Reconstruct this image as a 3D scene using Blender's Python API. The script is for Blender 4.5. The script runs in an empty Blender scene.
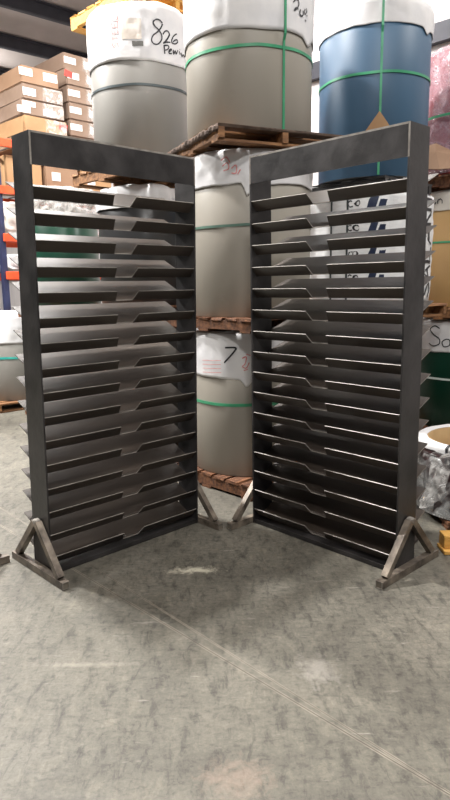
import bpy, bmesh, math, random
from mathutils import Vector, Matrix, noise
rnd = random.Random(7)
PI = math.pi
col = bpy.context.scene.collection
scn = bpy.context.scene

# ------------------------------------------------------------------ helpers
def link(o, parent=None):
    col.objects.link(o)
    if parent is not None:
        o.parent = parent
    return o

def obj(name, bm, mats, parent=None, smooth=False, loc=None, rz=0):
    bmesh.ops.recalc_face_normals(bm, faces=bm.faces)
    me = bpy.data.meshes.new(name)
    bm.to_mesh(me); bm.free()
    if not isinstance(mats, (list, tuple)):
        mats = [mats]
    for m in mats:
        me.materials.append(m)
    if smooth:
        for p in me.polygons:
            p.use_smooth = True
    o = bpy.data.objects.new(name, me)
    if loc is not None:
        o.location = loc
    o.rotation_euler = (0, 0, rz)
    return link(o, parent)

def tag(o, label, cat, group=None):
    o['label'] = label; o['category'] = cat
    if group:
        o['group'] = group
    return o

def thing(name, label, cat, loc=(0, 0, 0), rz=0, group=None):
    o = bpy.data.objects.new(name, None)
    o.empty_display_size = .1
    o.location = loc; o.rotation_euler = (0, 0, rz)
    link(o)
    return tag(o, label, cat, group)

def struct(o):
    o['kind'] = 'structure'
    return o

def box(bm, c, s, rot=None, mi=0):
    r = bmesh.ops.create_cube(bm, size=1)
    M = Matrix.Diagonal((s[0], s[1], s[2], 1))
    if rot is not None:
        M = rot.to_4x4() @ M
    M = Matrix.Translation(c) @ M
    bmesh.ops.transform(bm, matrix=M, verts=r['verts'])
    fs = set(f for v in r['verts'] for f in v.link_faces)
    for f in fs:
        f.material_index = mi
    return r['verts']

def bevel(bm, w, seg=1):
    bmesh.ops.bevel(bm, geom=list(bm.edges), offset=w, segments=seg, affect='EDGES', clamp_overlap=True)

def fbm(p, s, oct=3):
    v = 0; a = 1
    p = Vector(p) * s
    for i in range(oct):
        v += a * noise.noise(p); p = p * 2.03 + Vector((3.1, 1.7, 9.2)); a *= .5
    return v

# ------------------------------------------------------------------ materials
def lin(c):
    return tuple(((x / 255) / 12.92 if x / 255 <= .04045 else ((x / 255 + .055) / 1.055) ** 2.4) for x in c)

def mat(name, rgb, rough=.5, metal=0., rgb2=None, scale=6., detail=6., stretch=(1, 1, 1), bump=0., bscale=30., rvar=0., contrast=(.35, .7), spec=.5, alpha=1.):
    m = bpy.data.materials.new(name); m.use_nodes = True
    nt = m.node_tree; N = nt.nodes; L = nt.links
    b = N['Principled BSDF']
    c1 = lin(rgb); c2 = lin(rgb2) if rgb2 else tuple(x * .82 for x in c1)
    tc = N.new('ShaderNodeTexCoord'); mp = N.new('ShaderNodeMapping')
    mp.inputs['Scale'].default_value = stretch
    L.new(tc.outputs['Object'], mp.inputs['Vector'])
    nz = N.new('ShaderNodeTexNoise'); nz.inputs['Scale'].default_value = scale; nz.inputs['Detail'].default_value = detail
    L.new(mp.outputs['Vector'], nz.inputs['Vector'])
    cr = N.new('ShaderNodeValToRGB')
    cr.color_ramp.elements[0].position = contrast[0]; cr.color_ramp.elements[1].position = contrast[1]
    cr.color_ramp.elements[0].color = (*c2, 1); cr.color_ramp.elements[1].color = (*c1, 1)
    L.new(nz.outputs['Fac'], cr.inputs['Fac'])
    L.new(cr.outputs['Color'], b.inputs['Base Color'])
    b.inputs['Roughness'].default_value = rough; b.inputs['Metallic'].default_value = metal
    b.inputs['Specular IOR Level'].default_value = spec
    b.inputs['Alpha'].default_value = alpha
    if rvar:
        mr = N.new('ShaderNodeMapRange')
        mr.inputs['To Min'].default_value = max(.05, rough - rvar); mr.inputs['To Max'].default_value = min(1, rough + rvar)
        L.new(nz.outputs['Fac'], mr.inputs['Value']); L.new(mr.outputs['Result'], b.inputs['Roughness'])
    if bump:
        n2 = N.new('ShaderNodeTexNoise'); n2.inputs['Scale'].default_value = bscale; n2.inputs['Detail'].default_value = 4
        L.new(mp.outputs['Vector'], n2.inputs['Vector'])
        bp = N.new('ShaderNodeBump'); bp.inputs['Strength'].default_value = bump; bp.inputs['Distance'].default_value = .01
        L.new(n2.outputs['Fac'], bp.inputs['Height']); L.new(bp.outputs['Normal'], b.inputs['Normal'])
    return m

M = {}
M['mill'] = mat('mill_scale_steel', (62, 59, 59), .42, 0., (28, 26, 26), 5, 9, bump=.15, bscale=22, rvar=.14, spec=.5)
M['shelf'] = mat('shelf_sheet_steel', (76, 66, 58), .38, 0., (44, 37, 32), 3, 7, (.5, 2, 2), bump=.06, bscale=18, rvar=.08, spec=1.)
M['bare'] = mat('bare_cut_steel_edge', (164, 158, 150), .45, .2, (116, 110, 104), 14, 4)
M['tube'] = mat('welded_tube_steel', (150, 138, 124), .42, .35, (74, 66, 60), 12, 6, rvar=.12)
M['tubein'] = mat('tube_inside_steel', (128, 120, 108), .6, .2)
M['taupe'] = mat('taupe_painted_sheet', (158, 152, 141), .48, .0, (149, 143, 133), 1.5, 2, (2, 2, .15))
M['grey'] = mat('grey_painted_sheet', (143, 140, 134), .46, .0, (134, 131, 126), 1.5, 2, (2, 2, .15))
M['blue'] = mat('blue_painted_sheet', (64, 95, 121), .5, .0, (56, 86, 112), 1.5, 2, (2, 2, .15))
M['green'] = mat('green_painted_sheet', (16, 58, 42), .3, .0, (12, 46, 34), 1.5, 2, (2, 2, .15))
M['char'] = mat('charcoal_painted_sheet', (46, 46, 46), .3, .0, (36, 36, 37), 1.5, 2)
M['tan'] = mat('tan_painted_sheet', (196, 162, 112), .34, .0, (186, 152, 104), 1.5, 2)
M['red'] = mat('red_painted_sheet', (150, 34, 44), .3, .0, (120, 26, 38), 2, 2)
M['brown'] = mat('dark_brown_painted_sheet', (58, 36, 36), .3, .0, (42, 26, 28), 2, 2)
M['core'] = mat('kraft_core', (178, 148, 104), .8, 0, (156, 126, 86), 6, 5)
M['bore'] = mat('coil_bore_metal', (92, 90, 86), .5, .2)
M['paper'] = mat('white_wrap_paper', (226, 224, 223), .7, 0, (212, 211, 213), 5, 5, bump=.25, bscale=9)
M['warm'] = mat('wrap_paper_cream', (222, 218, 210), .7, 0, (206, 202, 194), 5, 5, bump=.25, bscale=9)
M['quilt'] = mat('printed_wrap_paper', (236, 236, 236), .6, 0, (222, 223, 224), 16, 3, (1, 1, 2), bump=.4, bscale=24)
M['strap'] = mat('green_plastic_strap', (70, 160, 118), .4, 0, (56, 138, 100), 8, 2)
M['teal'] = mat('teal_plastic_strap', (58, 172, 160), .35, 0, (44, 152, 142), 8, 2)
M['wstrap'] = mat('white_plastic_strap', (214, 224, 218), .35, 0)
M['dstrap'] = mat('dark_steel_strap', (72, 80, 82), .4, .3)
M['dullgreen'] = mat('dull_green_strap', (92, 122, 108), .45, 0, (72, 94, 84), 8, 2)
M['ink'] = mat('black_marker_ink', (30, 30, 36), .5, 0)
M['redink'] = mat('faded_red_ink', (206, 112, 112), .6, 0, (222, 160, 158), 30, 2)
M['navyink'] = mat('navy_printing_ink', (26, 40, 70), .5, 0)
M['wood'] = mat('pallet_wood', (156, 112, 72), .75, 0, (104, 70, 44), 4, 8, (1, 8, 8), bump=.4, bscale=20)
M['darkwood'] = mat('aged_pallet_wood', (128, 84, 54), .8, 0, (72, 44, 28), 4, 8, (1, 8, 8), bump=.4, bscale=20)
M['newwood'] = mat('fresh_pallet_wood', (226, 176, 92), .7, 0, (200, 146, 70), 4, 8, (1, 8, 8), bump=.3, bscale=20)
M['bark'] = mat('bark_edge_wood', (112, 94, 82), .9, 0, (66, 52, 44), 9, 8, bump=.7, bscale=25)
M['card'] = mat('cardboard', (148, 118, 94), .75, 0, (136, 106, 82), 3, 4)
M['cardpale'] = mat('greyed_cardboard', (140, 119, 104), .75, 0, (124, 102, 86), 3, 4)
M['cardnew'] = mat('fresh_cardboard', (172, 136, 98), .75, 0, (158, 122, 86), 3, 4)
M['label'] = mat('white_label', (236, 232, 228), .5, 0, (214, 208, 206), 40, 2)
M['redlabel'] = mat('red_sticker', (226, 62, 52), .5, 0)
M['tape'] = mat('clear_tape_wrap', (214, 206, 198), .25, 0, (196, 184, 172), 10, 4)
M['orange'] = mat('orange_rack_paint', (228, 88, 44), .45, 0, (200, 70, 34), 6, 4)
M['navy'] = mat('navy_rack_paint', (42, 48, 82), .45, 0, (32, 36, 62), 6, 4)
M['wire'] = mat('rack_deck_steel', (120, 118, 116), .5, .4)
M['ceil'] = mat('ceiling_insulation', (190, 181, 178), .8, 0, (176, 168, 165), 2, 5, (1, 1, 1))
M['purlin'] = mat('dark_purlin_steel', (62, 62, 70), .55, .1, (50, 50, 58), 4, 4)
M['plastic'] = None

def film(name, alpha, rgb=(235, 235, 235), lo=.22, hi=.4):
    m = bpy.data.materials.new(name); m.use_nodes = True
    nt = m.node_tree; N = nt.nodes; L = nt.links
    b = N['Principled BSDF']; b.inputs['Base Color'].default_value = (*lin(rgb), 1)
    b.inputs['Roughness'].default_value = .14
    tc = N.new('ShaderNodeTexCoord'); nz = N.new('ShaderNodeTexNoise')
    nz.inputs['Scale'].default_value = 9; nz.inputs['Detail'].default_value = 6; nz.inputs['Distortion'].default_value = 1.2
    L.new(tc.outputs['Object'], nz.inputs['Vector'])
    mr = N.new('ShaderNodeMapRange'); mr.inputs['From Min'].default_value = .4; mr.inputs['From Max'].default_value = .68
    mr.inputs['To Min'].default_value = max(0, alpha - lo); mr.inputs['To Max'].default_value = min(1, alpha + hi)
    L.new(nz.outputs['Fac'], mr.inputs['Value']); L.new(mr.outputs['Result'], b.inputs['Alpha'])
    bp = N.new('ShaderNodeBump'); bp.inputs['Strength'].default_value = .6; bp.inputs['Distance'].default_value = .02
    L.new(nz.outputs['Fac'], bp.inputs['Height']); L.new(bp.outputs['Normal'], b.inputs['Normal'])
    return m
M['plastic'] = film('clear_stretch_film', .08, (190, 190, 188))
M['plastic2'] = film('cloudy_stretch_film', .32, (214, 212, 208))
M['plastic_red'] = film('glossy_film_over_red', .34, (206, 176, 186), .12, .14)

def floor_mat():
    m = bpy.data.materials.new('worn_concrete'); m.use_nodes = True
    nt = m.node_tree; N = nt.nodes; L = nt.links
    b = N['Principled BSDF']
    tc = N.new('ShaderNodeTexCoord')
    def nz(scale, detail=8, dist=0., rough=.6, vec=None):
        n = N.new('ShaderNodeTexNoise'); n.inputs['Scale'].default_value = scale; n.inputs['Detail'].default_value = detail
        n.inputs['Distortion'].default_value = dist; n.inputs['Roughness'].default_value = rough
        L.new(vec or tc.outputs['Object'], n.inputs['Vector']); return n
    def ramp(src, stops):
        r = N.new('ShaderNodeValToRGB'); e = r.color_ramp.elements
        while len(e) < len(stops):
            e.new(.5)
        for k, (p, c) in zip(e, stops):
            k.position = p; k.color = (*c, 1)
        L.new(src, r.inputs['Fac']); return r
    def mix(a, c, fac, mode='MIX'):
        x = N.new('ShaderNodeMix'); x.data_type = 'RGBA'; x.blend_type = mode
        for s, v in ((6, a), (7, c)):
            if isinstance(v, tuple):
                x.inputs[s].default_value = v
            else:
                L.new(v, x.inputs[s])
        if isinstance(fac, float):
            x.inputs[0].default_value = fac
        else:
            L.new(fac, x.inputs[0])
        return x.outputs[2]
    big = ramp(nz(1.3, 8, .5, .65).outputs['Fac'], [(.32, lin((92, 88, 80))), (.5, lin((110, 106, 96))), (.7, lin((126, 121, 110)))])
    # rotated, stretched coordinates: trowel strokes and tyre scuffs
    mp = N.new('ShaderNodeMapping'); mp.inputs['Rotation'].default_value = (0, 0, .85); mp.inputs['Scale'].default_value = (2.2, .8, 1)
    L.new(tc.outputs['Object'], mp.inputs['Vector'])
    mid = ramp(nz(9, 14, .4, .72, mp.outputs['Vector']).outputs['Fac'], [(.36, (.50, .50, .51)), (.43, (.74, .74, .74)), (.47, (.94, .94, .94)), (.56, (1.0, 1.0, 1.0)), (.60, (1.16, 1.15, 1.13)), (.72, (1.3, 1.29, 1.25))])
    c = mix(big.outputs['Color'], mid.outputs['Color'], .9, 'MULTIPLY')
    mp3 = N.new('ShaderNodeMapping'); mp3.inputs['Rotation'].default_value = (0, 0, .1); mp3.inputs['Scale'].default_value = (.8, 1.5, 1)
    L.new(tc.outputs['Object'], mp3.inputs['Vector'])
    blot = ramp(nz(24, 10, .3, .72, mp3.outputs['Vector']).outputs['Fac'], [(.38, (.60, .60, .60)), (.46, (.92, .92, .92)), (.56, (1, 1, 1)), (.64, (1.16, 1.16, 1.14))])
    c = mix(c, blot.outputs['Color'], .8, 'MULTIPLY')
    fine = ramp(nz(60, 8, .4, .75).outputs['Fac'], [(.3, (.62, .62, .62)), (.7, (1.2, 1.2, 1.18))])
    c = mix(c, fine.outputs['Color'], .7, 'MULTIPLY')
    # pale scrapes
    mp2 = N.new('ShaderNodeMapping'); mp2.inputs['Rotation'].default_value = (0, 0, -.75); mp2.inputs['Scale'].default_value = (1, 7, 1)
    L.new(tc.outputs['Object'], mp2.inputs['Vector'])
    sc = ramp(nz(3.4, 8, .5, .7, mp2.outputs['Vector']).outputs['Fac'], [(.62, (0, 0, 0)), (.74, (1, 1, 1))])
    c = mix(c, (*lin((196, 190, 178)), 1), N_scale(N, L, sc.outputs['Color'], .5))
    # old pale spills, each with its own ragged outline
    for (px, py, sx_, sy_, hue) in ((-.19, 3.22, .16, .05, (214, 208, 186)), (.36, 2.30, .10, .12, (178, 172, 164)), (.02, 1.74, .14, .10, (164, 142, 126)), (-.62, 2.36, .30, .02, (160, 154, 140))):
        ad = N.new('ShaderNodeVectorMath'); ad.operation = 'SUBTRACT'; ad.inputs[1].default_value = (px, py, 0); L.new(tc.outputs['Object'], ad.inputs[0])
        sc_ = N.new('ShaderNodeVectorMath'); sc_.operation = 'MULTIPLY'; sc_.inputs[1].default_value = (1 / sx_, 1 / sy_, 0); L.new(ad.outputs[0], sc_.inputs[0])
        ln = N.new('ShaderNodeVectorMath'); ln.operation = 'LENGTH'; L.new(sc_.outputs[0], ln.inputs[0])
        ns = nz(22, 8, .6, .7)
        m1 = N.new('ShaderNodeMath'); m1.operation = 'MULTIPLY_ADD'; m1.inputs[1].default_value = 3.2; L.new(ns.outputs['Fac'], m1.inputs[0]); L.new(ln.outputs['Value'], m1.inputs[2])
        mr_ = N.new('ShaderNodeMapRange'); mr_.inputs['From Min'].default_value = 1.7; mr_.inputs['From Max'].default_value = 2.6; mr_.inputs['To Min'].default_value = .38 if hue[0] < 200 else .75; mr_.inputs['To Max'].default_value = 0
        L.new(m1.outputs[0], mr_.inputs['Value'])
        c = mix(c, (*lin(hue), 1), mr_.outputs['Result'])
    # saw-cut control joints: distance to lines in the floor's own coordinates
    sep = N.new('ShaderNodeSeparateXYZ'); L.new(tc.outputs['Object'], sep.inputs[0])
    def line(p, q, w):
        dx, dy = q[0] - p[0], q[1] - p[1]; l = math.hypot(dx, dy); nx, ny = -dy / l, dx / l
        off = nx * p[0] + ny * p[1]
        a = N.new('ShaderNodeMath'); a.operation = 'MULTIPLY'; a.inputs[1].default_value = nx; L.new(sep.outputs['X'], a.inputs[0])
        d = N.new('ShaderNodeMath'); d.operation = 'MULTIPLY_ADD'; d.inputs[1].default_value = ny; L.new(sep.outputs['Y'], d.inputs[0]); L.new(a.outputs[0], d.inputs[2])
        s = N.new('ShaderNodeMath'); s.operation = 'SUBTRACT'; s.inputs[1].default_value = off; L.new(d.outputs[0], s.inputs[0])
        ab = N.new('ShaderNodeMath'); ab.operation = 'ABSOLUTE'; L.new(s.outputs[0], ab.inputs[0])
        r = N.new('ShaderNodeMapRange'); r.inputs['From Min'].default_value = w * .4; r.inputs['From Max'].default_value = w
        r.inputs['To Min'].default_value = 1; r.inputs['To Max'].default_value = 0
        L.new(ab.outputs[0], r.inputs['Value']); return r.outputs['Result']
    for p, q, pale, dark in (((-.894, 3.442), (.632, 1.721), .007, .0022), ((-1.506, 3.93), (-1.26, 3.674), .009, .003)):
        br = ramp(nz(5, 4, 0).outputs['Fac'], [(.35, (.0, .0, .0)), (.62, (.5, .5, .5))])
        mm = N.new('ShaderNodeMath'); mm.operation = 'MULTIPLY'; L.new(line(p, q, pale), mm.inputs[0]); L.new(br.outputs['Color'], mm.inputs[1])
        c = mix(c, (*lin((192, 182, 164)), 1), mm.outputs[0])
        if dark:
            c = mix(c, (*lin((76, 68, 60)), 1), line(p, q, dark))
    L.new(c, b.inputs['Base Color'])
    rr = N.new('ShaderNodeMapRange'); rr.inputs['To Min'].default_value = .42; rr.inputs['To Max'].default_value = .72
    L.new(nz(5, 6).outputs['Fac'], rr.inputs['Value']); L.new(rr.outputs['Result'], b.inputs['Roughness'])
    bp = N.new('ShaderNodeBump'); bp.inputs['Strength'].default_value = .18; bp.inputs['Distance'].default_value = .01
    L.new(nz(30, 6).outputs['Fac'], bp.inputs['Height']); L.new(bp.outputs['Normal'], b.inputs['Normal'])
    return m

def N_scale(N, L, src, k):
    m = N.new('ShaderNodeMath'); m.operation = 'MULTIPLY'; m.inputs[1].default_value = k
    L.new(src, m.inputs[0]); return m.outputs[0]

def wall_mat():
    m = bpy.data.materials.new('white_wall_insulation'); m.use_nodes = True
    nt = m.node_tree; N = nt.nodes; L = nt.links; b = N['Principled BSDF']
    tc = N.new('ShaderNodeTexCoord'); mp = N.new('ShaderNodeMapping'); mp.inputs['Scale'].default_value = (6, 6, .6)
    L.new(tc.outputs['Object'], mp.inputs['Vector'])
    n = N.new('ShaderNodeTexNoise'); n.inputs['Scale'].default_value = 2.; n.inputs['Detail'].default_value = 4; L.new(mp.outputs['Vector'], n.inputs['Vector'])
    r = N.new('ShaderNodeValToRGB'); r.color_ramp.elements[0].color = (*lin((196, 190, 190)), 1); r.color_ramp.elements[1].color = (*lin((224, 218, 216)), 1)
    L.new(n.outputs['Fac'], r.inputs['Fac']); L.new(r.outputs['Color'], b.inputs['Base Color']); b.inputs['Roughness'].default_value = .5
    bp = N.new('ShaderNodeBump'); bp.inputs['Strength'].default_value = .6; bp.inputs['Distance'].default_value = .05
    L.new(n.outputs['Fac'], bp.inputs['Height']); L.new(bp.outputs['Normal'], b.inputs['Normal'])
    return m

# ------------------------------------------------------------------ setting
def quad(name, pts, m, thick=.1):
    bm = bmesh.new()
    vs = [bm.verts.new(p) for p in pts]
    f = bm.faces.new(vs)
    r = bmesh.ops.extrude_face_region(bm, geom=[f])
    n = (Vector(pts[1]) - Vector(pts[0])).cross(Vector(pts[2]) - Vector(pts[0])).normalized()
    bmesh.ops.translate(bm, vec=-n * thick, verts=[v for v in r['geom'] if isinstance(v, bmesh.types.BMVert)])
    return struct(obj(name, bm, m))

quad('floor', [(-16, -6, 0), (9, -6, 0), (9, 22, 0), (-16, 22, 0)], floor_mat())
CZ = 6.3
def roof_z(x, y):
    return CZ + .2 * (10.6 - (-.656 * x + .755 * y))
quad('ceiling', [(x, y, roof_z(x, y)) for x, y in ((-16, 22), (9, 22), (9, -6), (-16, -6))], M['ceil'])
WD = Vector((-.70, .714, 0)).normalized()      # run of the outer wall
WP = Vector((3.5, 7.6, 0))
wa, wb = WP - WD * 7, WP + WD * 19.5
quad('wall_back', [(wa.x, wa.y, 0), (wb.x, wb.y, 0), (wb.x, wb.y, CZ), (wa.x, wa.y, CZ)], wall_mat(), -.12)
# girts along the wall
nW = Vector((-.714, -.70, 0))
for i, z in enumerate((1.9, 4.55)):
    bm = bmesh.new()
    c = (wa + wb) / 2 + nW * .06
    box(bm, (c.x, c.y, z), ((wb - wa).length - .3, .10, .22), Matrix.Rotation(math.atan2(WD.y, WD.x), 3, 'Z'))
    struct(obj('trim_%d' % (i + 1), bm, M['purlin']))
# purlins under the roof
pd = Vector((.755, .656, 0)).normalized(); pn = Vector((-pd.y, pd.x, 0))
for i in range(7):
    c = pn * (10.72 + (i - 2) * 1.13) - pd * 4
    a0, a1 = -6, 16.0
    mid = c + pd * (a0 + a1) / 2
    # stop the purlin at the outer wall
    t = (WP - c).dot(nW) / pd.dot(nW)
    a1 = min(a1, t - .1)
    if a1 < a0 + 1: continue
    mid = c + pd * (a0 + a1) / 2
    bm = bmesh.new(); PZ = roof_z(mid.x, mid.y)
    R = Matrix.Rotation(math.atan2(pd.y, pd.x), 3, 'Z')
    box(bm, (mid.x, mid.y, PZ - .10), (a1 - a0, .03, .20), R)
    for zz, off in ((PZ - .20, .05), (PZ - .02, -.05)):
        o2 = pn * off
        box(bm, (mid.x + o2.x, mid.y + o2.y, zz), (a1 - a0, .09, .015), R)
    struct(obj('trim_%d' % (i + 10), bm, M['purlin']))

# ------------------------------------------------------------------ steel display racks
W, D, H = 1.073, .180, 2.30
def build_rack(label, x, y, yaw, side, lean, far_ch, seed):
    root = thing('display_rack', label, 'rack', (x, y, 0), yaw, 'black steel display racks')
    sg = 1 if side == 'L' else -1
    def P(s, d, z):
        return (s + lean * z, sg * d, z)
    def solid(corners8):
        pass
    def pbox(bm, s0, s1, d0, d1, z0, z1, front_mi=0, top_mi=0):
        v = [bm.verts.new(P(s, d, z)) for z in (z0, z1) for d in (d0, d1) for s in (s0, s1)]
        q = [((0, 1, 3, 2), 0), ((4, 5, 7, 6), top_mi), ((0, 1, 5, 4), front_mi), ((2, 3, 7, 6), 0), ((0, 2, 6, 4), 0), ((1, 3, 7, 5), 0)]
        for idx, mi in q:
            f = bm.faces.new([v[i] for i in idx]); f.material_index = mi
    th = .010
    for s0, s1 in ((0, th), (W - th, W)):
        bm = bmesh.new(); pbox(bm, s0, s1, 0, D, 0.002, H - .16, 0, 0); pbox(bm, s0, s1, 0, D, H - .16, H, 1, 1)
        obj('side_post', bm, [M['mill'], M['bare']], root)
    bm = bmesh.new(); pbox(bm, th + .001, W - th - .001, 0, .010, H - .158, H - .010, 0, 0); pbox(bm, th + .001, W - th - .001, 0, .010, H - .010, H, 1, 1)
    obj('top_beam', bm, [M['mill'], M['bare']], root)
    bm = bmesh.new(); pbox(bm, th + .001, W - th - .001, .004, D, .003, .028, 0, 0)
    obj('bottom_rail', bm, [M['mill'], M['bare']], root)
    # sixteen folded sheet shelves with a notched front lip
    for n in range(16):
        zt = 2.040 - .1293 * n
        s0, s1 = th + .001, W - th - .001
        bm = bmesh.new()
        j = rnd.uniform(-.002, .002)
        zl, zv = zt + j, zt - .052
        nc, hw0, hw1 = .563, .073, .058
        dl, dv, df, dr = .003, .045, .072, .295
        zr = zt + .056 + rnd.uniform(-.003, .003)
        def V(s, d, z): return bm.verts.new(P(s, d, z))
        # valley and flat
        ss = [s0, nc - hw1, nc + hw1, s1]
        val = [V(s, dv, zv) for s in ss]
        flat = [V(s, df, zv + .001) for s in ss]
        for i in range(3):
            bm.faces.new((val[i], val[i + 1], flat[i + 1], flat[i]))
        # front lip, left and right of the notch
        a = [V(s0, dl, zl), V(nc - hw0, dl, zl)]
        bm.faces.new((val[0], val[1], a[1], a[0]))
        c = [V(nc + hw0, dl, zl), V(s1, dl, zl)]
        bm.faces.new((val[2], val[3], c[1], c[0]))
        # rear wing, rising past the back of the posts
        zm = zv + (zr - zv) * (D - df) / (dr - df)
        post = [V(s, D, zm) for s in ss]
        for i in range(3):
            bm.faces.new((flat[i], flat[i + 1], post[i + 1], post[i]))
        tip = [V(s0 - .004, dr, zr), V(ss[1], dr, zr), V(ss[2], dr, zr), V(s1 - far_ch, dr, zr)]
        for i in range(3):
            bm.faces.new((post[i], post[i + 1], tip[i + 1], tip[i]))
        o = obj('shelf', bm, [M['shelf'], M['bare']], root)
        md = o.modifiers.new('thickness', 'SOLIDIFY'); md.thickness = .0045; md.offset = 0
        md.use_rim = True; md.material_offset_rim = 1
    # A-frame feet
    a, ah, tb = .288, .30, .040
    for s in (-.0215, W + .0215):
        build_foot(root, s, sg, lean)
    return root

def tube_between(bm, p, q, w, open_p=False):
    p, q = Vector(p), Vector(q)
    d = (q - p).normalized()
    x = Vector((1, 0, 0)); z = x.cross(d).normalized()
    h = w / 2
    rings = []
    for c in (p, q):
        rings.append([bm.verts.new(c + x * sx * h + z * sz * h) for sx, sz in ((-1, -1), (1, -1), (1, 1), (-1, 1))])
    for i in range(4):
        bm.faces.new((rings[0][i], rings[0][(i + 1) % 4], rings[1][(i + 1) % 4], rings[1][i]))
    for r, c, dd in ((rings[0], p, d), (rings[1], q, -d)):
        # hollow end: bright cut rim and a recessed inside
        inn = [bm.verts.new(c + (v.co - c) * .80) for v in r]
        deep = [bm.verts.new(v.co + dd * .005) for v in inn]
        for i in range(4):
            f = bm.faces.new((r[i], r[(i + 1) % 4], inn[(i + 1) % 4], inn[i])); f.material_index = 1
            f = bm.faces.new((inn[i], inn[(i + 1) % 4], deep[(i + 1) % 4], deep[i])); f.material_index = 2
        f = bm.faces.new(deep); f.material_index = 2

def build_foot(root, s, sg, lean):
    a, ah, tb = .288, .30, .040
    mid = sg * D / 2
    ms = [M['tube'], M['bare'], M['tubein']]
    def foot_at(nm, bm, par):
        return obj(nm, bm, ms, par)
    bm = bmesh.new()
    tube_between(bm, (s, mid - a, tb / 2 + .002), (s, mid + a, tb / 2 + .002), tb)
    ft = foot_at('foot', bm, root)
    for e in (-1, 1):
        bm = bmesh.new()
        tube_between(bm, (s + lean * .03, mid + e * (a - .055), tb + .006), (s + lean * ah, mid + e * .010, ah - .01), tb * .9)
        # bright ground-down weld bead at the toe
        foot_at('brace', bm, ft)
    bm = bmesh.new()
    box(bm, (s + lean * ah, mid, ah - .005), (tb * .9, .034, .03), None, 0)
    bevel(bm, .006)
    obj('weld_gusset', bm, M['bare'], ft)
    return ft

build_rack('black steel louvred display rack on the left, in front of grey 826 coil', -.9616, 3.1725, .7688, 'L', .018, .0, 1)
build_rack('black steel louvred display rack on the right, in front of blue coil', .9066, 3.126, 2.322, 'R', .0068, .035, 2)
# foot of one more rack, cut by the left edge of the photo
ex = thing('rack_foot', 'steel tube A-frame foot cut off by the left edge of the photo', 'foot', (-1.47, 3.175, 0), 2.322 - PI / 2 - PI / 2)
def loose_foot(root):
    ms = [M['tube'], M['bare'], M['tubein']]
    bm = bmesh.new(); tube_between(bm, (0, -.288, .022), (0, .288, .022), .04); obj('base_tube', bm, ms, root)
    for e in (-1, 1):
        bm = bmesh.new(); tube_between(bm, (0, e * .233, .046), (0, e * .010, .29), .036); obj('brace', bm, ms, root)
loose_foot(ex)

# ------------------------------------------------------------------ pallets
def pallet(label, cx, cy, z, rz, sx=1.1, sy=1.1, h=.115, m='wood', extra=None, group='wooden pallets under the coils', bark=False):
    t = thing('wooden_pallet', label, 'pallet', (cx, cy, z), rz, group)
    mm = M[m]
    dt = .018
    nb = 7
    for i in range(nb):                       # deck boards run along x, spaced along y
        yy = -sy / 2 + .06 + (sy - .12) * i / (nb - 1)
        bm = bmesh.new()
        vs = box(bm, (0, yy, h - dt / 2), (sx, .11, dt))
        for v in vs: v.co += Vector((rnd.uniform(-.008, .008), rnd.uniform(-.006, .006), 0))
        obj('deck_board', bm, M['bark'] if bark and i in (0,) else mm, t)
    for i in range(3):
        xx = (-1, 0, 1)[i] * (sx / 2 - .03)
        bm = bmesh.new(); box(bm, (xx, 0, dt + (h - 2 * dt) / 2), (.045, sy * .985, h - 2 * dt - .001))
        obj('stringer', bm, mm, t)
    for i in range(3):
        yy = (-1, 0, 1)[i] * (sy / 2 - .07)
        bm = bmesh.new(); box(bm, (0, yy, dt / 2), (sx * .99, .10, dt - .001))
        obj('bottom_board', bm, mm, t)
    if bark:
        # wany bark edge along the left side of the deck
        bm = bmesh.new()
        n = 16
        for i in range(n):
            y0 = -sy / 2 + sy * (i + .5) / n
            r = .022 + .012 * rnd.random()
            g = bmesh.ops.create_icosphere(bm, subdivisions=1, radius=1)
            bmesh.ops.transform(bm, matrix=Matrix.Translation((-sx / 2 - .005, y0, h - .022 - .012 * rnd.random())) @ Matrix.Diagonal((r * .9, sy / n * .75, r, 1)), verts=g['verts'])
        obj('bark_edge', bm, M['bark'], t)
    return t

# ------------------------------------------------------------------ metal coils
def ring_profile(bm, prof, seg=96, mats=None, a0=0., close=True):
    """lathe a closed profile [(r,z)] round z"""
    rings = []
    for k in range(seg):
        t = a0 + 2 * PI * k / seg
        rings.append([bm.verts.new((r * math.cos(t), r * math.sin(t), z)) for r, z in prof])
    n = len(prof)
    for k in range(seg):
        A, B = rings[k], rings[(k + 1) % seg]
        for i in range(n):
            j = (i + 1) % n
            f = bm.faces.new((A[i], B[i], B[j], A[j])); f.smooth = True
            if mats: f.material_index = mats[i]

def coil(label, cx, cy, z, r, h, body, bore=.26, group='coils of painted sheet metal'):
    t = thing('metal_coil', label, 'coil', (cx, cy, z), 0, group)
    t['r'] = r
    bm = bmesh.new()
    ring_profile(bm, [(r - .004, 0), (r, .004), (r, h - .004), (r - .004, h), (bore, h), (bore, 0)], 128, [0, 0, 0, 1, 1, 1])
    o = obj('coil_body', bm, [M[body], M['bore']], t)
    for p in o.data.polygons: p.use_smooth = abs(p.normal.z) < .5
    # vertical end of the outer wrap
    return t

def front(t):
    return math.atan2(-t.location.y, -t.location.x)

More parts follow.
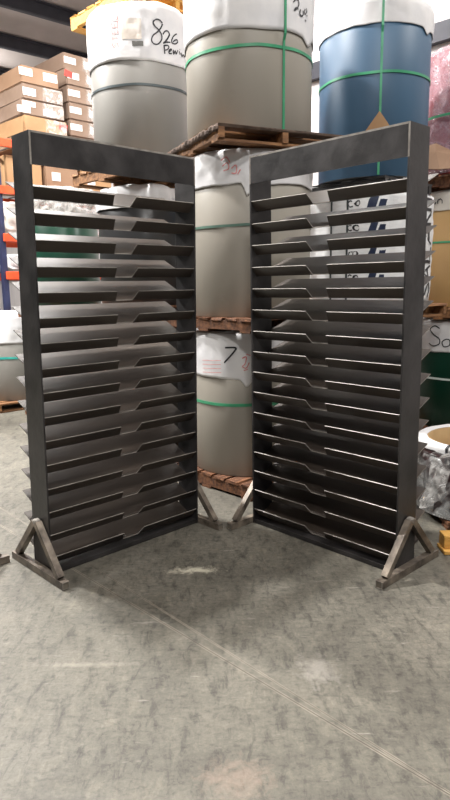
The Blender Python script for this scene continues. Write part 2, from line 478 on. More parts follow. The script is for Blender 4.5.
def paper(t, z0, z1, seed=0, m='paper', hem=.02, puff=.012, tails=(), roll=.05, bore=.24, parent=None, name='paper_wrap', gap=.006, smooth=True, wr=1.):
    """loose paper sleeve over a coil's top: wavy hem, wrinkles, folded over the rim"""
    r = t['r']; th0 = front(t)
    seg = 160; rows = 16
    bm = bmesh.new()
    grid = []
    for k in range(seg):
        u = -PI + 2 * PI * k / seg
        th = th0 + u
        hz = z0 + .45 * hem * fbm((math.cos(th) * 2, math.sin(th) * 2, seed), 1.1, 3)
        for tu, tw, td in tails:                       # torn points that hang lower
            x = r * u - tu
            hz -= td * max(0, 1 - abs(x) / tw)
        colv = []
        prof = []
        for i in range(rows + 1):
            f = i / rows
            prof.append((0, hz + (z1 - .04 - hz) * f, f))
        top = [(-.006, z1 - .012, 1), (-.03, z1 + roll * .4, 1), (-.08, z1 + roll * .5, 1), (-(r - bore) * .6, z1 + roll * .2, 1), (-(r - bore), z1 + .006, 1)]
        for dr, zz, f in prof + top:
            p = (math.cos(th) * r * 3, math.sin(th) * r * 3, zz * 2.2 + seed * 5)
            wv = abs(fbm(p, 1.3, 3)) * puff * wr + abs(fbm((p[0] * 2.5, p[1] * 2.5, zz * .8 + seed), 1., 2)) * puff * .8
            rr = r + gap + wv * (.25 + .75 * min(1, (zz - hz) / .12)) + dr
            if f == 1: zz = zz + fbm((p[0], p[1], seed), 1.2, 2) * roll * .25
            zz = max(zz, (t['h'] if 't' == 'x' else -1e9))
            colv.append(bm.verts.new((rr * math.cos(th), rr * math.sin(th), zz)))
        grid.append(colv)
    for k in range(seg):
        A, B = grid[k], grid[(k + 1) % seg]
        for i in range(len(A) - 1):
            bm.faces.new((A[i], B[i], B[i + 1], A[i + 1]))
    o = obj(name, bm, M[m], parent or t, smooth=smooth)
    md = o.modifiers.new('sheet', 'SOLIDIFY'); md.thickness = .0015; md.offset = 1
    return o

def strap(t, z, m='strap', w=.02, tilt=0., name='strap', off=.003, lbl=None):
    r = t['r'] + off
    th0 = front(t)
    bm = bmesh.new(); seg = 128; rings = []
    for k in range(seg):
        u = -PI + 2 * PI * k / seg; th = th0 + u
        zz = z + tilt * math.sin(u) + .004 * fbm((math.cos(th), math.sin(th), z), 2.5, 2)
        rings.append([bm.verts.new(((r + dr) * math.cos(th), (r + dr) * math.sin(th), zz + dz)) for dr, dz in ((0, -w / 2), (.004, -w / 2), (.004, w / 2), (0, w / 2))])
    for k in range(seg):
        A, B = rings[k], rings[(k + 1) % seg]
        for i in range(4):
            bm.faces.new((A[i], B[i], B[(i + 1) % 4], A[(i + 1) % 4]))
    return obj(name, bm, M[m], t)

def vstrap(t, u, z0, z1, m='strap', w=.018, off=.024, bore=.25, lo_off=.004, z_sw=None, lift=.06):
    """a strap through the bore: up the outside, over the rim, down the bore"""
    r = t['r']; th = front(t) + u / r
    path = [(r + lo_off, z0), (r + lo_off + .003, z_sw if z_sw else (z0 + z1) / 2), (r + off, (z_sw or (z0 + z1) / 2) + .04), (r + off, z1), (r + off - .03, z1 + lift), (bore + .02, z1 + lift), (bore - .01, z1 - .02), (bore - .01, z1 - .3)]
    e = Vector((math.cos(th), math.sin(th), 0)); s = Vector((-math.sin(th), math.cos(th), 0))
    bm = bmesh.new(); L = []
    for rr, z in path:
        c = e * rr + Vector((0, 0, z))
        L.append((bm.verts.new(c - s * w / 2), bm.verts.new(c + s * w / 2)))
    for i in range(len(L) - 1):
        bm.faces.new((L[i][0], L[i][1], L[i + 1][1], L[i + 1][0]))
    o = obj('strap', bm, M[m], t)
    md = o.modifiers.new('band', 'SOLIDIFY'); md.thickness = .004; md.offset = 0
    return o

def curve_point(t, u, z, off):
    r = t['r']; th = front(t) + u / r
    return Vector(((r + off) * math.cos(th), (r + off) * math.sin(th), z))

def catmull(pts, n=5):
    out = []
    P = [pts[0]] + list(pts) + [pts[-1]]
    for i in range(1, len(P) - 2):
        for k in range(n):
            f = k / n
            a, b, c, d = P[i - 1], P[i], P[i + 1], P[i + 2]
            out.append(tuple(.5 * ((2 * b[q]) + (-a[q] + c[q]) * f + (2 * a[q] - 5 * b[q] + 4 * c[q] - d[q]) * f * f + (-a[q] + 3 * b[q] - 3 * c[q] + d[q]) * f ** 3) for q in (0, 1)))
    out.append(tuple(pts[-1]))
    return out

def shrink(o, target, off=.003):
    md = o.modifiers.new('lie_on_sheet', 'SHRINKWRAP'); md.target = target; md.wrap_method = 'PROJECT' if False else 'NEAREST_SURFACEPOINT'
    md.wrap_mode = 'ABOVE_SURFACE'; md.offset = off

def ink(t, sheet, strokes, w=.012, m='ink', name='handwriting', off=.03, z_abs=True, smooth=True):
    """pen strokes given as (distance round the coil, height) laid on the sheet"""
    bm = bmesh.new(); zb = t.location.z if z_abs else 0
    for st in strokes:
        p = catmull(st) if smooth and len(st) > 2 else st
        if len(p) == 2:
            p = [(p[0][0] + (p[1][0] - p[0][0]) * k / 4, p[0][1] + (p[1][1] - p[0][1]) * k / 4) for k in range(5)]
        prev = None
        for i, q in enumerate(p):
            a, b = p[max(0, i - 1)], p[min(len(p) - 1, i + 1)]
            dx, dz = b[0] - a[0], b[1] - a[1]; l = math.hypot(dx, dz) or 1
            nx, nz = -dz / l * w / 2, dx / l * w / 2
            v = (bm.verts.new(curve_point(t, q[0] + nx, q[1] + nz - zb, off)), bm.verts.new(curve_point(t, q[0] - nx, q[1] - nz - zb, off)))
            if prev: bm.faces.new((prev[0], prev[1], v[1], v[0]))
            prev = v
    o = obj(name, bm, M[m], sheet)
    shrink(o, sheet, .004)
    return o

def patch(t, sheet, u0, u1, z0, z1, m, name, n=8, off=.03, skew=0.):
    bm = bmesh.new(); zb = t.location.z; g = []
    for i in range(n + 1):
        u = u0 + (u1 - u0) * i / n
        g.append([bm.verts.new(curve_point(t, u + skew * (z - z0), z - zb, off)) for z in [z0 + (z1 - z0) * k / 4 for k in range(5)]])
    for i in range(n):
        for k in range(4):
            bm.faces.new((g[i][k], g[i + 1][k], g[i + 1][k + 1], g[i][k + 1]))
    o = obj(name, bm, M[m], sheet)
    shrink(o, sheet, .003)
    return o

# ---- the stack in the middle
AX = .77
pallet('aged wooden pallet on the floor under the lowest taupe coil between the racks', .20, 5.0, .001, AX, m='darkwood', sx=1.0, sy=1.0)
c1 = coil('lowest taupe coil in the middle stack, paper numbered 7', .21, 5.0, .118, .466, 1.085, 'taupe')
p1 = paper(c1, .868 - .118, 1.088, 3, hem=.03, puff=.008, tails=((-.03, .05, .07),), roll=.004)
strap(c1, .672 - .118, 'strap', .022, .01)
ink(c1, p1, [[(-.184, 1.096), (-.130, 1.098), (-.104, 1.094), (-.111, 1.077), (-.148, 1.031), (-.194, .985)]], .012)
ink(c1, p1, [[(-.06, 1.02), (-.03, 1.03), (-.04, .98), (-.06, .96), (-.03, .95), (-.01, .99)], [(-.03, 1.05), (0, 1.04)], [(-.05, .93), (-.02, .94)]], .007, 'redink', 'red_marking')
ink(c1, p1, [[(-.40, .99 - .03 * k), (-.22, 1.0 - .03 * k)] for k in range(4)], .004, 'redink', 'printed_lines')
pallet('wooden pallet between the lowest and the middle taupe coil', .20, 5.0, 1.2155, AX, m='darkwood', h=.100, sx=1.0, sy=1.0)
c2 = coil('middle taupe coil between the racks with a dull green strap', .21, 5.0, 1.317, .466, 1.135, 'taupe')
p2 = paper(c2, 2.235 - 1.317, 1.15, 9, hem=.03, puff=.012, tails=((-.012, .035, .10),), roll=.02)
strap(c2, 1.964 - 1.317, 'dullgreen', .018, .005)
ink(c2, p2, [[(-.20, 2.40), (-.16, 2.42), (-.13, 2.38)], [(-.19, 2.36), (-.15, 2.38), (-.14, 2.34), (-.18, 2.33)], [(-.12, 2.34), (-.09, 2.36), (-.09, 2.31), (-.12, 2.31)], [(-.08, 2.30), (-.06, 2.33)]], .008, 'redink', 'red_marking')
pallet('broken bark-edged wooden pallet under the top taupe coil', .235, 4.985, 2.482, .42, m='wood', h=.105, bark=True, sx=1.02, sy=1.02, group='wooden pallets under the coils')
c3 = coil('top taupe coil in the middle stack with crossed green straps', .21, 5.0, 2.588, .464, 1.12, 'taupe')
p3 = paper(c3, 3.23 - 2.588, 1.135, 14, hem=.025, puff=.010, tails=((.50, .08, .05),), roll=.03)
strap(c3, 3.125 - 2.588, 'strap', .020, .0)
vstrap(c3, .247, .01, 1.15, z_sw=.58)
S206 = [[(0.316, 3.414), (0.342, 3.438), (0.364, 3.437), (0.37, 3.411), (0.342, 3.376), (0.326, 3.366), (0.342, 3.386), (0.364, 3.382)], [(0.388, 3.388), (0.382, 3.359), (0.401, 3.35), (0.421, 3.369), (0.414, 3.388)], [(0.441, 3.407), (0.435, 3.384), (0.45, 3.378), (0.47, 3.402), (0.46, 3.416)], [(0.47, 3.377), (0.477, 3.372)], [(0.443, 3.337), (0.461, 3.339)]]
ink(c3, p3, S206, .009)

# ---- the stack behind the left rack: grey coil numbered 826 on top
gx, gy = -.735, 6.2
pallet('wooden pallet on the floor under the charcoal coil behind the left rack', gx, gy, .001, AX, m='darkwood', sx=1.0, sy=1.0)
d1 = coil('charcoal coil standing on the floor pallet behind the left rack', gx, gy, .118, .45, 1.15, 'char')
pallet('wooden pallet on top of the charcoal coil behind the left rack', gx, gy, 1.27, AX, m='darkwood', h=.1, sx=1.0, sy=1.0)
d2 = coil('charcoal coil with crumpled white top, seen through the top slots of the left rack', gx, gy, 1.372, .45, .97, 'char')
pd2 = paper(d2, 2.235 - 1.372, .985, 21, hem=.03, puff=.03, roll=.16, m='paper', bore=.25)
pallet('wooden pallet under the grey coil numbered 826', gx, gy, 2.48, AX, m='wood', h=.11, sx=.98, sy=.98)
d3 = coil('grey coil with white paper numbered 826, above the left rack', gx, gy, 2.592, .452, 1.285, 'grey')
pd3 = paper(d3, 3.44 - 2.592, 1.295, 25, hem=.02, puff=.014, roll=.05)
strap(d3, 3.248 - 2.592, 'dstrap', .02, .0)
S826 = [[(0.196, 3.773), (0.172, 3.791), (0.138, 3.792), (0.118, 3.771), (0.128, 3.741), (0.163, 3.715), (0.187, 3.683), (0.185, 3.641), (0.153, 3.604), (0.115, 3.603), (0.098, 3.629), (0.114, 3.667), (0.151, 3.698), (0.182, 3.734), (0.198, 3.768)], [(0.199, 3.688), (0.22, 3.715), (0.246, 3.723), (0.262, 3.705), (0.251, 3.675), (0.223, 3.637), (0.203, 3.618), (0.236, 3.635), (0.264, 3.64)], [(0.338, 3.722), (0.302, 3.697), (0.28, 3.66), (0.285, 3.635), (0.318, 3.637), (0.348, 3.661), (0.341, 3.675), (0.309, 3.663), (0.293, 3.647)], [(0.209, 3.603), (0.211, 3.537)], [(0.205, 3.599), (0.236, 3.611), (0.249, 3.597), (0.234, 3.576), (0.212, 3.567)], [(0.247, 3.558), (0.269, 3.573), (0.272, 3.584), (0.252, 3.574), (0.251, 3.548), (0.279, 3.55)], [(0.291, 3.583), (0.297, 3.55), (0.313, 3.58), (0.325, 3.557), (0.346, 3.594)], [(0.366, 3.591), (0.38, 3.568)], [(0.372, 3.609), (0.376, 3.606)], [(0.394, 3.588), (0.404, 3.558), (0.423, 3.58), (0.44, 3.566), (0.46, 3.598)]]
ink(d3, pd3, [[(u, z - .03) for u, z in s] for s in S826], .011)
# red vertical lettering printed on the paper
import itertools
glyphs = {'S': [[(1, .9), (.5, 1), (0, .8), (.2, .55), (.8, .45), (1, .2), (.5, 0), (0, .1)]], 'T': [[(0, 1), (1, 1)], [(.5, 1), (.5, 0)]], 'E': [[(1, 1), (0, 1)], [(0, 1), (0, 0)], [(0, 0), (1, 0)], [(0, .5), (.8, .5)]], 'L': [[(0, 1), (0, 0)], [(0, 0), (1, 0)]]}
red = []
for k, ch in enumerate('STEEL'):
    for s in glyphs[ch]:
        red.append([(-.235 + .055 * (1 - y), 3.55 + .052 * k + .04 * x) for x, y in s])
ink(d3, pd3, red, .009, 'redink', 'red_lettering', smooth=False)
patch(d3, pd3, -.15, .02, 3.60, 3.76, 'tape', 'document_pouch')
patch(d3, pd3, -.06, .03, 3.545, 3.585, 'bore', 'barcode')
pallet('pale new wooden pallet lying on top of the grey 826 coil', gx + .02, gy + .25, 3.93, AX, sx=1.0, sy=1.0, m='newwood', h=.12, group=None)

# ---- the stack behind the right rack: blue coil on top
bx, by = 1.30, 5.70
pallet('wooden pallet on the floor under the black coil behind the right rack', bx, by, .001, AX, m='darkwood', sx=1.0, sy=1.0)
b1 = coil('charcoal coil standing on the floor pallet behind the right rack', bx, by, .118, .45, 1.13, 'char')
pallet('wooden pallet under the white printed coil behind the right rack', bx, by, 1.25, AX, m='wood', h=.11, sx=1.02, sy=1.02)
b2 = coil('coil fully wrapped in white printed paper behind the right rack', bx, by, 1.362, .49, .90, 'taupe')
pb2 = paper(b2, .015, .905, 31, hem=.005, puff=.022, roll=.006, m='quilt', wr=1.2, gap=.028)
# printed wrap: bands of navy blocks and black lettering repeating round the coil
def lett(sheet, t, u, z, s, chars, w, m, rot=False, name='printed_letters', off=.03):
    G = {'A': [[(0, 0), (.5, 1), (1, 0)], [(.2, .4), (.8, .4)]], 'N': [[(0, 0), (0, 1)], [(0, 1), (1, 0)], [(1, 0), (1, 1)]], 'C': [[(1, .85), (.6, 1), (.2, .85), (0, .5), (.2, .15), (.6, 0), (1, .15)]], 'E': glyphs['E'], 'L': glyphs['L'], 'T': glyphs['T'], 'S': glyphs['S'], 'O': [[(.5, 1), (.1, .8), (0, .5), (.1, .2), (.5, 0), (.9, .2), (1, .5), (.9, .8), (.5, 1)]], 'M': [[(0, 0), (0, 1)], [(0, 1), (.5, .4)], [(.5, .4), (1, 1)], [(1, 1), (1, 0)]], 'n': [[(0, 0), (0, .6)], [(0, .5), (.5, .62), (.8, .4), (.8, 0)]], 'a': [[(.8, .5), (.5, .62), (.1, .4), (.1, .15), (.5, 0), (.8, .2)], [(.8, .6), (.8, 0)]]}
    out = []
    for k, ch in enumerate(chars):
        for st in G[ch]:
            if rot: out.append([(u + s * (1 - y), z + (k * 1.25 + x) * s * .8) for x, y in st])
            else: out.append([(u + (k * 1.25 + x) * s * .8, z + y * s) for x, y in st])
    return ink(t, sheet, out, w, m, name, off=off, smooth=False)
for k, z in enumerate((2.13, 1.93, 1.73, 1.54)):
    patch(b2, pb2, -.02, .04, z, z + .10, 'navyink', 'printed_block', skew=.25, off=.10)
    patch(b2, pb2, .06, .11, z + .0, z + .075, 'navyink', 'printed_block', skew=.25, off=.10)
    lett(pb2, b2, -.16, z + .03, .045, 'CO', .010, 'ink', off=.10)
lett(pb2, b2, .47, 1.42, .15, 'SALANTA', .026, 'ink', True, off=.10)
for u in (-.165, -.30):
    o = vstrap(b2, u, .02, .895, 'dstrap', .016, .05, z_sw=.10, lo_off=.045, lift=.018)
pallet('thin pallet coloured dark as shade under the blue coil', bx, by, 2.285, AX, m='char', h=.10, sx=.76, sy=.76)  # dark colour stands in for the shaded foot of the coil
b3 = coil('blue coil with white paper top, above the right rack', bx, by, 2.392, .456, 1.30, 'blue')
pb3 = paper(b3, 3.515 - 2.392, 1.32, 37, hem=.02, puff=.014, tails=((.48, .06, .04),), roll=.06)
strap(b3, 3.168 - 2.392, 'strap', .02, .004)
vstrap(b3, .055, .01, 1.34, z_sw=1.06)
# triangular cardboard corner leaning on the blue coil
t = thing('cardboard_guard', 'triangular tan cardboard guard held by the green strap on the blue coil', 'cardboard', (bx, by, 2.392))
bm = bmesh.new()
r_ = .456 + .012
th0 = math.atan2(-by, -bx)
N_ = 8; rows = []
for i in range(N_ + 1):
    f = i / N_
    z = .25 + .235 * f; u0 = .05 - .17 * (1 - f); u1 = .05 + .17 * (1 - f)
    rows.append([bm.verts.new((r_ * math.cos(th0 + (u0 + (u1 - u0) * k / 6) / .456), r_ * math.sin(th0 + (u0 + (u1 - u0) * k / 6) / .456), z)) for k in range(7)])
for i in range(N_):
    for k in range(6):
        bm.faces.new((rows[i][k], rows[i][k + 1], rows[i + 1][k + 1], rows[i + 1][k]))
bmesh.ops.remove_doubles(bm, verts=bm.verts, dist=1e-5)
o = obj('sheet', bm, M['cardnew'], t); md = o.modifiers.new('board', 'SOLIDIFY'); md.thickness = .006; md.offset = 0

# ---- the stack at the right edge
tx, ty = 2.45, 6.46
pallet('wooden pallet on the floor under the dark green coil at right', tx, ty, .001, AX, m='darkwood', h=.105, sx=1.0, sy=1.0)
e1 = coil('dark green coil with white scribbled paper at the right edge', tx, ty, .107, .46, 1.05, 'green')
pe1 = paper(e1, .868 - .107, 1.065, 41, hem=.012, puff=.008, roll=.006)
strap(e1, .601 - .107, 'wstrap', .020, .0)
So = [[(-.20, 1.10), (-.25, 1.125), (-.30, 1.09), (-.26, 1.04), (-.20, 1.0), (-.20, .95), (-.26, .925), (-.31, .95)], [(-.13, 1.0), (-.17, .97), (-.15, .925), (-.10, .94), (-.10, .99), (-.13, 1.0)], [(-.07, .99), (-.07, .93), (-.03, .99), (.0, .94)]]
ink(e1, pe1, So, .010)
pallet('wooden pallet on top of the dark green coil at right', tx, ty, 1.19, AX, m='wood', h=.115, sx=1.05, sy=1.05)
e2 = coil('tan coil with pale paper top and green strap at the right edge', tx, ty, 1.307, .46, 1.08, 'tan')
pe2 = paper(e2, 2.215 - 1.307, 1.095, 45, hem=.01, puff=.008, roll=.006, m='warm')
strap(e2, 1.923 - 1.307, 'strap', .018)
lett(pe2, e2, -.352, 2.28, .07, 'an', .010, 'ink', name='lettering')
pallet('dark wooden pallet under the red wrapped coil at right', tx, ty, 2.42, AX, m='darkwood', h=.115, sx=1.05, sy=1.05)
e3 = coil('red coil wrapped in shiny film at the upper right edge', tx, ty, 2.537, .47, 1.10, 'red')
pe3 = paper(e3, .02, 1.12, 49, m='plastic_red', hem=.01, puff=.03, roll=.03, name='film_wrap', wr=1.4)
strap(e3, 3.06 - 2.537, 'strap', .022, off=.05)
# torn cardboard sheet on the corner of that pallet
t = thing('cardboard_sheet', 'bent brown cardboard flap beside the red wrapped coil', 'cardboard', (1.86, 6.0, 2.54), .25)
bm = bmesh.new()
pts = [[(-.10, -.10, .01), (.05, -.16, .0), (.22, -.14, .02)], [(-.08, -.02, .14), (.06, -.07, .17), (.24, -.05, .15)], [(-.02, .02, .22), (.09, -.02, .25), (.26, .02, .21)]]
vv = [[bm.verts.new(p) for p in row] for row in pts]
for i in range(2):
    for k in range(2): bm.faces.new((vv[i][k], vv[i][k + 1], vv[i + 1][k + 1], vv[i + 1][k]))
o = obj('flap', bm, M['card'], t); md = o.modifiers.new('board', 'SOLIDIFY'); md.thickness = .006

# ---- the short wrapped coil low at the right
pallet('low pallet under the dark brown coil at the lower right edge', 1.72, 4.04, .001, .0, sx=.66, sy=.66, h=.058, m='darkwood', group=None)
t = thing('wooden_skid', 'pale yellow wooden skid on the floor in front of the dark brown coil', 'skid', (1.56, 3.43, .001))
for nm, c_, s_ in (('bottom_board', (0, 0, .012), (.62, .13, .022)), ('block', (-.25, .02, .052), (.10, .09, .055)), ('block', (.05, .02, .052), (.10, .09, .055)), ('top_board', (0, .02, .091), (.60, .09, .020))):
    bm = bmesh.new(); box(bm, c_, s_); bevel(bm, .003); obj(nm, bm, M['newwood'], t)
f1 = coil('short dark brown coil with a cardboard core, wrapped in film, lower right', 1.70, 4.02, .061, .405, .462, 'brown', bore=.35)
bm = bmesh.new(); ring_profile(bm, [(.349, .02), (.349, .466), (.330, .466), (.330, .02)], 96); obj('core', bm, M['core'], f1)
# white film cuff rolled over the rim
bm = bmesh.new(); seg = 128; g = []
for k in range(seg):
    th = 2 * PI * k / seg
    colv = []
    for rr, z in ((.411, .425), (.413, .447), (.412, .466), (.398, .474), (.375, .475), (.352, .474), (.344, .467)):
        rr2 = rr + .004 * fbm((math.cos(th) * 3, math.sin(th) * 3, z * 4), 1.5, 2)
        zz = z + (.03 * fbm((math.cos(th) * 2, math.sin(th) * 2, 3), 1.5, 3) if z < .43 else .003 * fbm((math.cos(th) * 4, math.sin(th) * 4, rr * 9), 1, 2))
        colv.append(bm.verts.new((rr2 * math.cos(th), rr2 * math.sin(th), zz)))
    g.append(colv)
for k in range(seg):
    A, B = g[k], g[(k + 1) % seg]
    for i in range(len(A) - 1): bm.faces.new((A[i], B[i], B[i + 1], A[i + 1]))
cuff = obj('rim_wrap', bm, M['paper'], f1, smooth=True)
for u in (-.20, -.165):
    bm = bmesh.new(); th = front(f1) + u / .405; e = Vector((math.cos(th), math.sin(th), 0)); s = Vector((-e.y, e.x, 0)); L_ = []
    for rr, z in ((.42, .37), (.421, .467), (.40, .482), (.36, .482)):
        L_.append((bm.verts.new(e * rr - s * .009 + Vector((0, 0, z))), bm.verts.new(e * rr + s * .009 + Vector((0, 0, z)))))
    for i in range(3): bm.faces.new((L_[i][0], L_[i][1], L_[i + 1][1], L_[i + 1][0]))
    o = obj('tape_strip', bm, M['ink'], f1); md = o.modifiers.new('t', 'SOLIDIFY'); md.thickness = .003
paper(f1, .01, .40, 53, m='plastic', hem=.02, puff=.014, roll=0, bore=.40, name='film_wrap', wr=1.5)
# loose hanging film between the rack's foot and the coil
t = thing('plastic_film', 'crumpled clear plastic film hanging between right rack and brown coil', 'plastic film', (1.23, 3.52, .0))
def sheet_path(path, w0, w1, seed, n=10):
    bm = bmesh.new(); P_ = [Vector(p) for p in path]; rows = []
    m_ = 22
    for i in range(m_ + 1):
        f = i / m_ * (len(P_) - 1); a = min(int(f), len(P_) - 2); q = P_[a].lerp(P_[a + 1], f - a)
        w = w0 + (w1 - w0) * math.sin(i / m_ * PI * .9 + .1)
        row = []
        for k in range(n + 1):
            s = (k / n - .5) * w
            d = Vector((.8, -.5, 0)) * s
            nn = Vector((.5, .8, .1)) * (.05 * fbm((s * 14, i * .35, seed), 1, 2))
            row.append(bm.verts.new(q + d + nn + Vector((0, 0, .03 * fbm((s * 9, i * .2, seed + 4), 1, 2)))))
        rows.append(row)
    for i in range(m_):
        for k in range(n): bm.faces.new((rows[i][k], rows[i][k + 1], rows[i + 1][k + 1], rows[i + 1][k]))
    return bm
obj('film_tail', sheet_path([(-.12, -.16, .29), (-.06, -.10, .33), (.01, -.02, .42), (.05, .06, .50), (.12, .14, .53)], .025, .12, 3), M['plastic2'], t, smooth=True)
obj('film_drape', sheet_path([(-.06, .04, .08), (-.05, .05, .22), (-.04, .06, .36), (-.02, .08, .48), (.06, .12, .54)], .06, .16, 8), M['plastic'], t, smooth=True)

# ---- left edge: white-topped grey coil and the green coils behind the left rack
wx, wy = -2.82, 8.36
pallet('wooden pallet on the floor under the grey coil at the left edge', wx, wy, .001, AX, m='wood', sx=1.02, sy=1.02)
w1 = coil('grey coil with teal strap and white paper top at the left edge', wx, wy, .118, .47, 1.08, 'grey')
pw1 = paper(w1, .85 - .118, 1.10, 61, hem=.012, puff=.01, roll=.05)
strap(w1, .668 - .118, 'teal', .026)
ox, oy = -1.89, 7.6
pallet('wooden pallet on the floor under the lower green coil behind the left rack', ox, oy, .001, AX, m='darkwood', sx=.86, sy=.86)
h1 = coil('lower dark green coil behind the left rack', ox, oy, .118, .40, 1.08, 'green')
pallet('wooden pallet between the two green coils behind the left rack', ox, oy, 1.20, AX, m='darkwood', h=.10, sx=.86, sy=.86)
h2 = coil('upper dark green coil with a crumpled film top behind the left rack', ox, oy, 1.302, .41, 1.05, 'green')
paper(h2, 2.30 - 1.302, 1.30, 71, m='plastic2', hem=.05, puff=.05, roll=.10, name='film_wrap', wr=1.6, bore=.05)

# ------------------------------------------------------------------ pallet racking with boxes
ry = AX
RA = Vector((math.cos(ry), math.sin(ry), 0)); RB = Vector((-math.sin(ry), math.cos(ry), 0))
RO = Vector((-3.09, 9.0, 0))
rk = thing('pallet_rack', 'orange and navy pallet racking loaded with cardboard boxes behind the left rack', 'pallet rack', RO, ry)
RL, RD = 2.55, 1.1
for sx in (0, RL):
    bm = bmesh.new()
    for dy in (0, RD):
        box(bm, (sx, dy, 2.05), (.08, .07, 4.1))
        box(bm, (sx, dy, .005), (.14, .12, .01))
    obj('upright_frame', bm, M['navy'], rk)
    for k in range(5):
        bm = bmesh.new()
        z0 = .35 + .75 * k
        d = Vector((0, RD - .08, .62)); c = Vector((sx, RD / 2, z0 + .31))
        q = d.to_track_quat('Z', 'Y').to_matrix()
        box(bm, c, (.03, .03, d.length), q)
        obj('brace', bm, M['navy'] if k != 3 else M['orange'], rk)
LZ = (1.72, 2.24, 2.88, 3.50)
for z in LZ:
    for dy in (0, RD):
        bm = bmesh.new(); box(bm, (RL / 2, dy - (.06 if dy == 0 else -.06), z), (RL - .0, .045, .11)); bevel(bm, .006)
        obj('beam', bm, M['orange'], rk)
    bm = bmesh.new()
    for k in range(9):
        box(bm, (.15 + (RL - .3) * k / 8, RD / 2, z + .062), (.03, RD + .1, .012))
    obj('deck_support', bm, M['wire'], rk)

def carton(label, s, d, z, sx, sy, sz, m='card', rz=0., labels=(), red=None, tape=True, group='cardboard boxes on the racking', film_=False):
    p = RO + RA * s + RB * d
    t = thing('cardboard_box', label, 'box', (p.x, p.y, z), ry + rz, group)
    bm = bmesh.new(); box(bm, (0, 0, sz / 2), (sx, sy, sz)); bevel(bm, .012, 2)
    obj('carton', bm, M[m], t)
    for (u, v, w, h) in labels:
        bm = bmesh.new(); box(bm, (u, -sy / 2 - .003, v), (w, .004, h)); obj('shipping_label', bm, M['label'], t)
    if red:
        u, v = red
        bm = bmesh.new(); box(bm, (u, -sy / 2 - .005, v), (.13, .004, .09), Matrix.Rotation(.2, 3, 'Y')); obj('red_sticker', bm, M['redlabel'], t)
    if film_:
        bm = bmesh.new(); n = 14
        g = [[bm.verts.new((-.02 + sx * .5 * i / n, -sy / 2 - .012 - .02 * abs(fbm((i * .5, k * .4, s * 7 + z), 1, 2)), sz * (.05 + .9 * k / 6))) for k in range(7)] for i in range(n + 1)]
        for i in range(n):
            for k in range(6): bm.faces.new((g[i][k], g[i + 1][k], g[i + 1][k + 1], g[i][k + 1]))
        obj('film_wrap', bm, M['plastic2'], t, smooth=True)
    if tape:
        bm = bmesh.new(); box(bm, (0, 0, sz + .0008), (sx * .98, .06, .0012)); obj('packing_tape', bm, M['tape'], t)
    return t
zz = LZ[3] + .07
bw = .66
names = ['bottom box of the left carton stack, half behind the rack top', 'fresh tan box with a red sticker in the left carton stack', 'box with three white labels, middle of the left carton stack', 'box with one white label, second from top of left carton stack', 'top box of the left carton stack with two white labels']
hs = [.15, .24, .21, .21, .24]
ms_ = ['card', 'cardnew', 'cardpale', 'cardpale', 'card']
lb = [((-.2, .07, .2, .1), (.2, .08, .2, .1)), (), ((-.3, .07, .2, .09), (-.22, .15, .2, .07), (.10, .07, .2, .08)), ((-.22, .10, .2, .1),), ((-.22, .15, .2, .1), (.16, .14, .22, .11))]
z_ = zz
sA = .82
for i in range(5):
    carton(names[i], sA + (.0, .01, .0, .0, -.03)[i], .63, z_, bw + (.02, .03, .01, -.02, -.08)[i], 1.1, hs[i] - .005, ms_[i], (0, .02, -.02, .01, .0)[i], lb[i], (.28, .16) if i == 1 else None, film_=i in (1, 2, 3))
    z_ += hs[i]
z_ = zz
order = ['lowest', 'second', 'third', 'fourth', 'fifth', 'top']
for i in range(6):
    hh = (.22, .24, .24, .24, .24, .24)[i]
    carton('%s box of the taller right carton stack%s' % (order[i], ', with a red sticker' if i == 4 else ''), sA + .76 + .01 * (i % 2), .70 + (.1 if i == 5 else 0), z_, .66, 1.15, hh - .005, 'cardpale', .015 * ((i % 3) - 1), ((-.22, hh * .55, .2, .09), (.1, hh * .5, .16, .10)), (-.30, hh * .6) if i == 4 else None, film_=True)
    z_ += hh
for i, (s, w_, m) in enumerate(((.42, .55, 'cardnew'), (1.02, .55, 'card'), (1.62, .55, 'cardnew'))):
    carton(('left', 'middle', 'right')[i] + ' orange-brown box on the lower shelf, seen under the left rack top beam', s, .5, LZ[2] + .07, w_, .95, .42, m, 0, ((-.1, .2, .14, .12),))
# film-wrapped bundles on the lower levels
def bundle(label, s, d, z, sx, sy, sz, m, seed):
    p = RO + RA * s + RB * d
    bm = bmesh.new()
    bmesh.ops.create_icosphere(bm, subdivisions=4, radius=1)
    for v in bm.verts:
        c = v.co
        q = Vector([math.copysign(abs(k) ** .45, k) for k in c])
        q *= 1 / max(1, max(abs(k) for k in q))
        q *= 1 + .16 * fbm(c + Vector((seed, 0, 0)), 2.4, 3)
        v.co = Vector((q.x * sx / 2, q.y * sy / 2, max(0, (q.z + 1) * sz / 2)))
    o = obj('wrapped_bundle', bm, M[m], None, True, (p.x, p.y, z), ry)
    return tag(o, label, 'bundle')
bundle('white film-wrapped bundle on the racking above the white topped coil', .42, .5, LZ[1] + .07, .8, .9, .46, 'warm', 2)
bundle('low pale bundle on the bottom racking shelf above the white topped coil', .45, .5, LZ[0] + .07, .8, .9, .24, 'paper', 5)
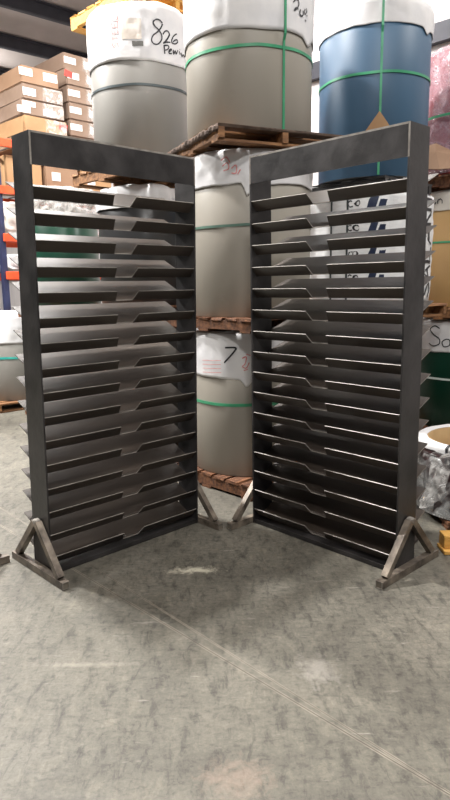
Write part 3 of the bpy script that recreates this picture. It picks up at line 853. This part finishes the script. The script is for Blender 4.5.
bundle('white film-wrapped bundle beside another on the racking behind the left rack', 1.4, .5, LZ[1] + .07, .9, .9, .46, 'paper', 9)

# ------------------------------------------------------------------ light
def lamp(x, y, z, e, size=.5, colr=(1, .985, .96)):
    l = bpy.data.lights.new('bay_and_fill_lamp', 'AREA'); l.shape = 'DISK'; l.size = size; l.energy = e; l.color = colr
    o = bpy.data.objects.new('bay_and_fill_lamp', l); o.location = (x, y, z); link(o)
for x, y, z, e, sz in ((-2.5, 5.12, 7.15, 880, .45), (-5.2, 6.3, 5.85, 950, .5), (1.8, .6, 7.2, 260, .6), (4.2, 4.6, 6.2, 150, .6), (-5.4, 12.9, 5.2, 300, .6), (1.2, 8.2, 6.2, 150, .6), (.2, -2.8, 7, 430, .8), (-1.1, 8.3, 5.9, 190, 1.5)):  # includes front fill and two lamps added for ceiling brightness and shelf sheen
    lamp(x, y, z, e, sz)
    # upward-facing fill added at each lamp to brighten the ceiling
    l = bpy.data.lights.new('ceiling_fill', 'AREA'); l.shape = 'DISK'; l.size = sz; l.energy = min(e, 300) * .5; l.color = (1, .97, .92)
    o = bpy.data.objects.new('ceiling_fill', l); o.location = (x, y, z - .05); o.rotation_euler = (PI, 0, 0); link(o)
w = bpy.data.worlds.new('World'); scn.world = w; w.use_nodes = True
w.node_tree.nodes['Background'].inputs['Color'].default_value = (1, .98, .95, 1)
w.node_tree.nodes['Background'].inputs['Strength'].default_value = .22

# ------------------------------------------------------------------ camera
cam = bpy.data.cameras.new('Camera'); cam.sensor_fit = 'VERTICAL'; cam.sensor_height = 36
cam.lens = 624 * 36 / 800
co = bpy.data.objects.new('Camera', cam); link(co)
pitch, roll = .1825, -.0137
co.matrix_world = Matrix.Translation((0, 0, 1.549)) @ Matrix.Rotation(PI / 2 - pitch, 4, 'X') @ Matrix.Rotation(roll, 4, 'Z')
cam.clip_start = .05
scn.camera = co
vs = scn.view_settings
vs.view_transform = 'Standard'; vs.look = 'None'; vs.gamma = 1; vs.use_curve_mapping = False
vs.exposure = -.2
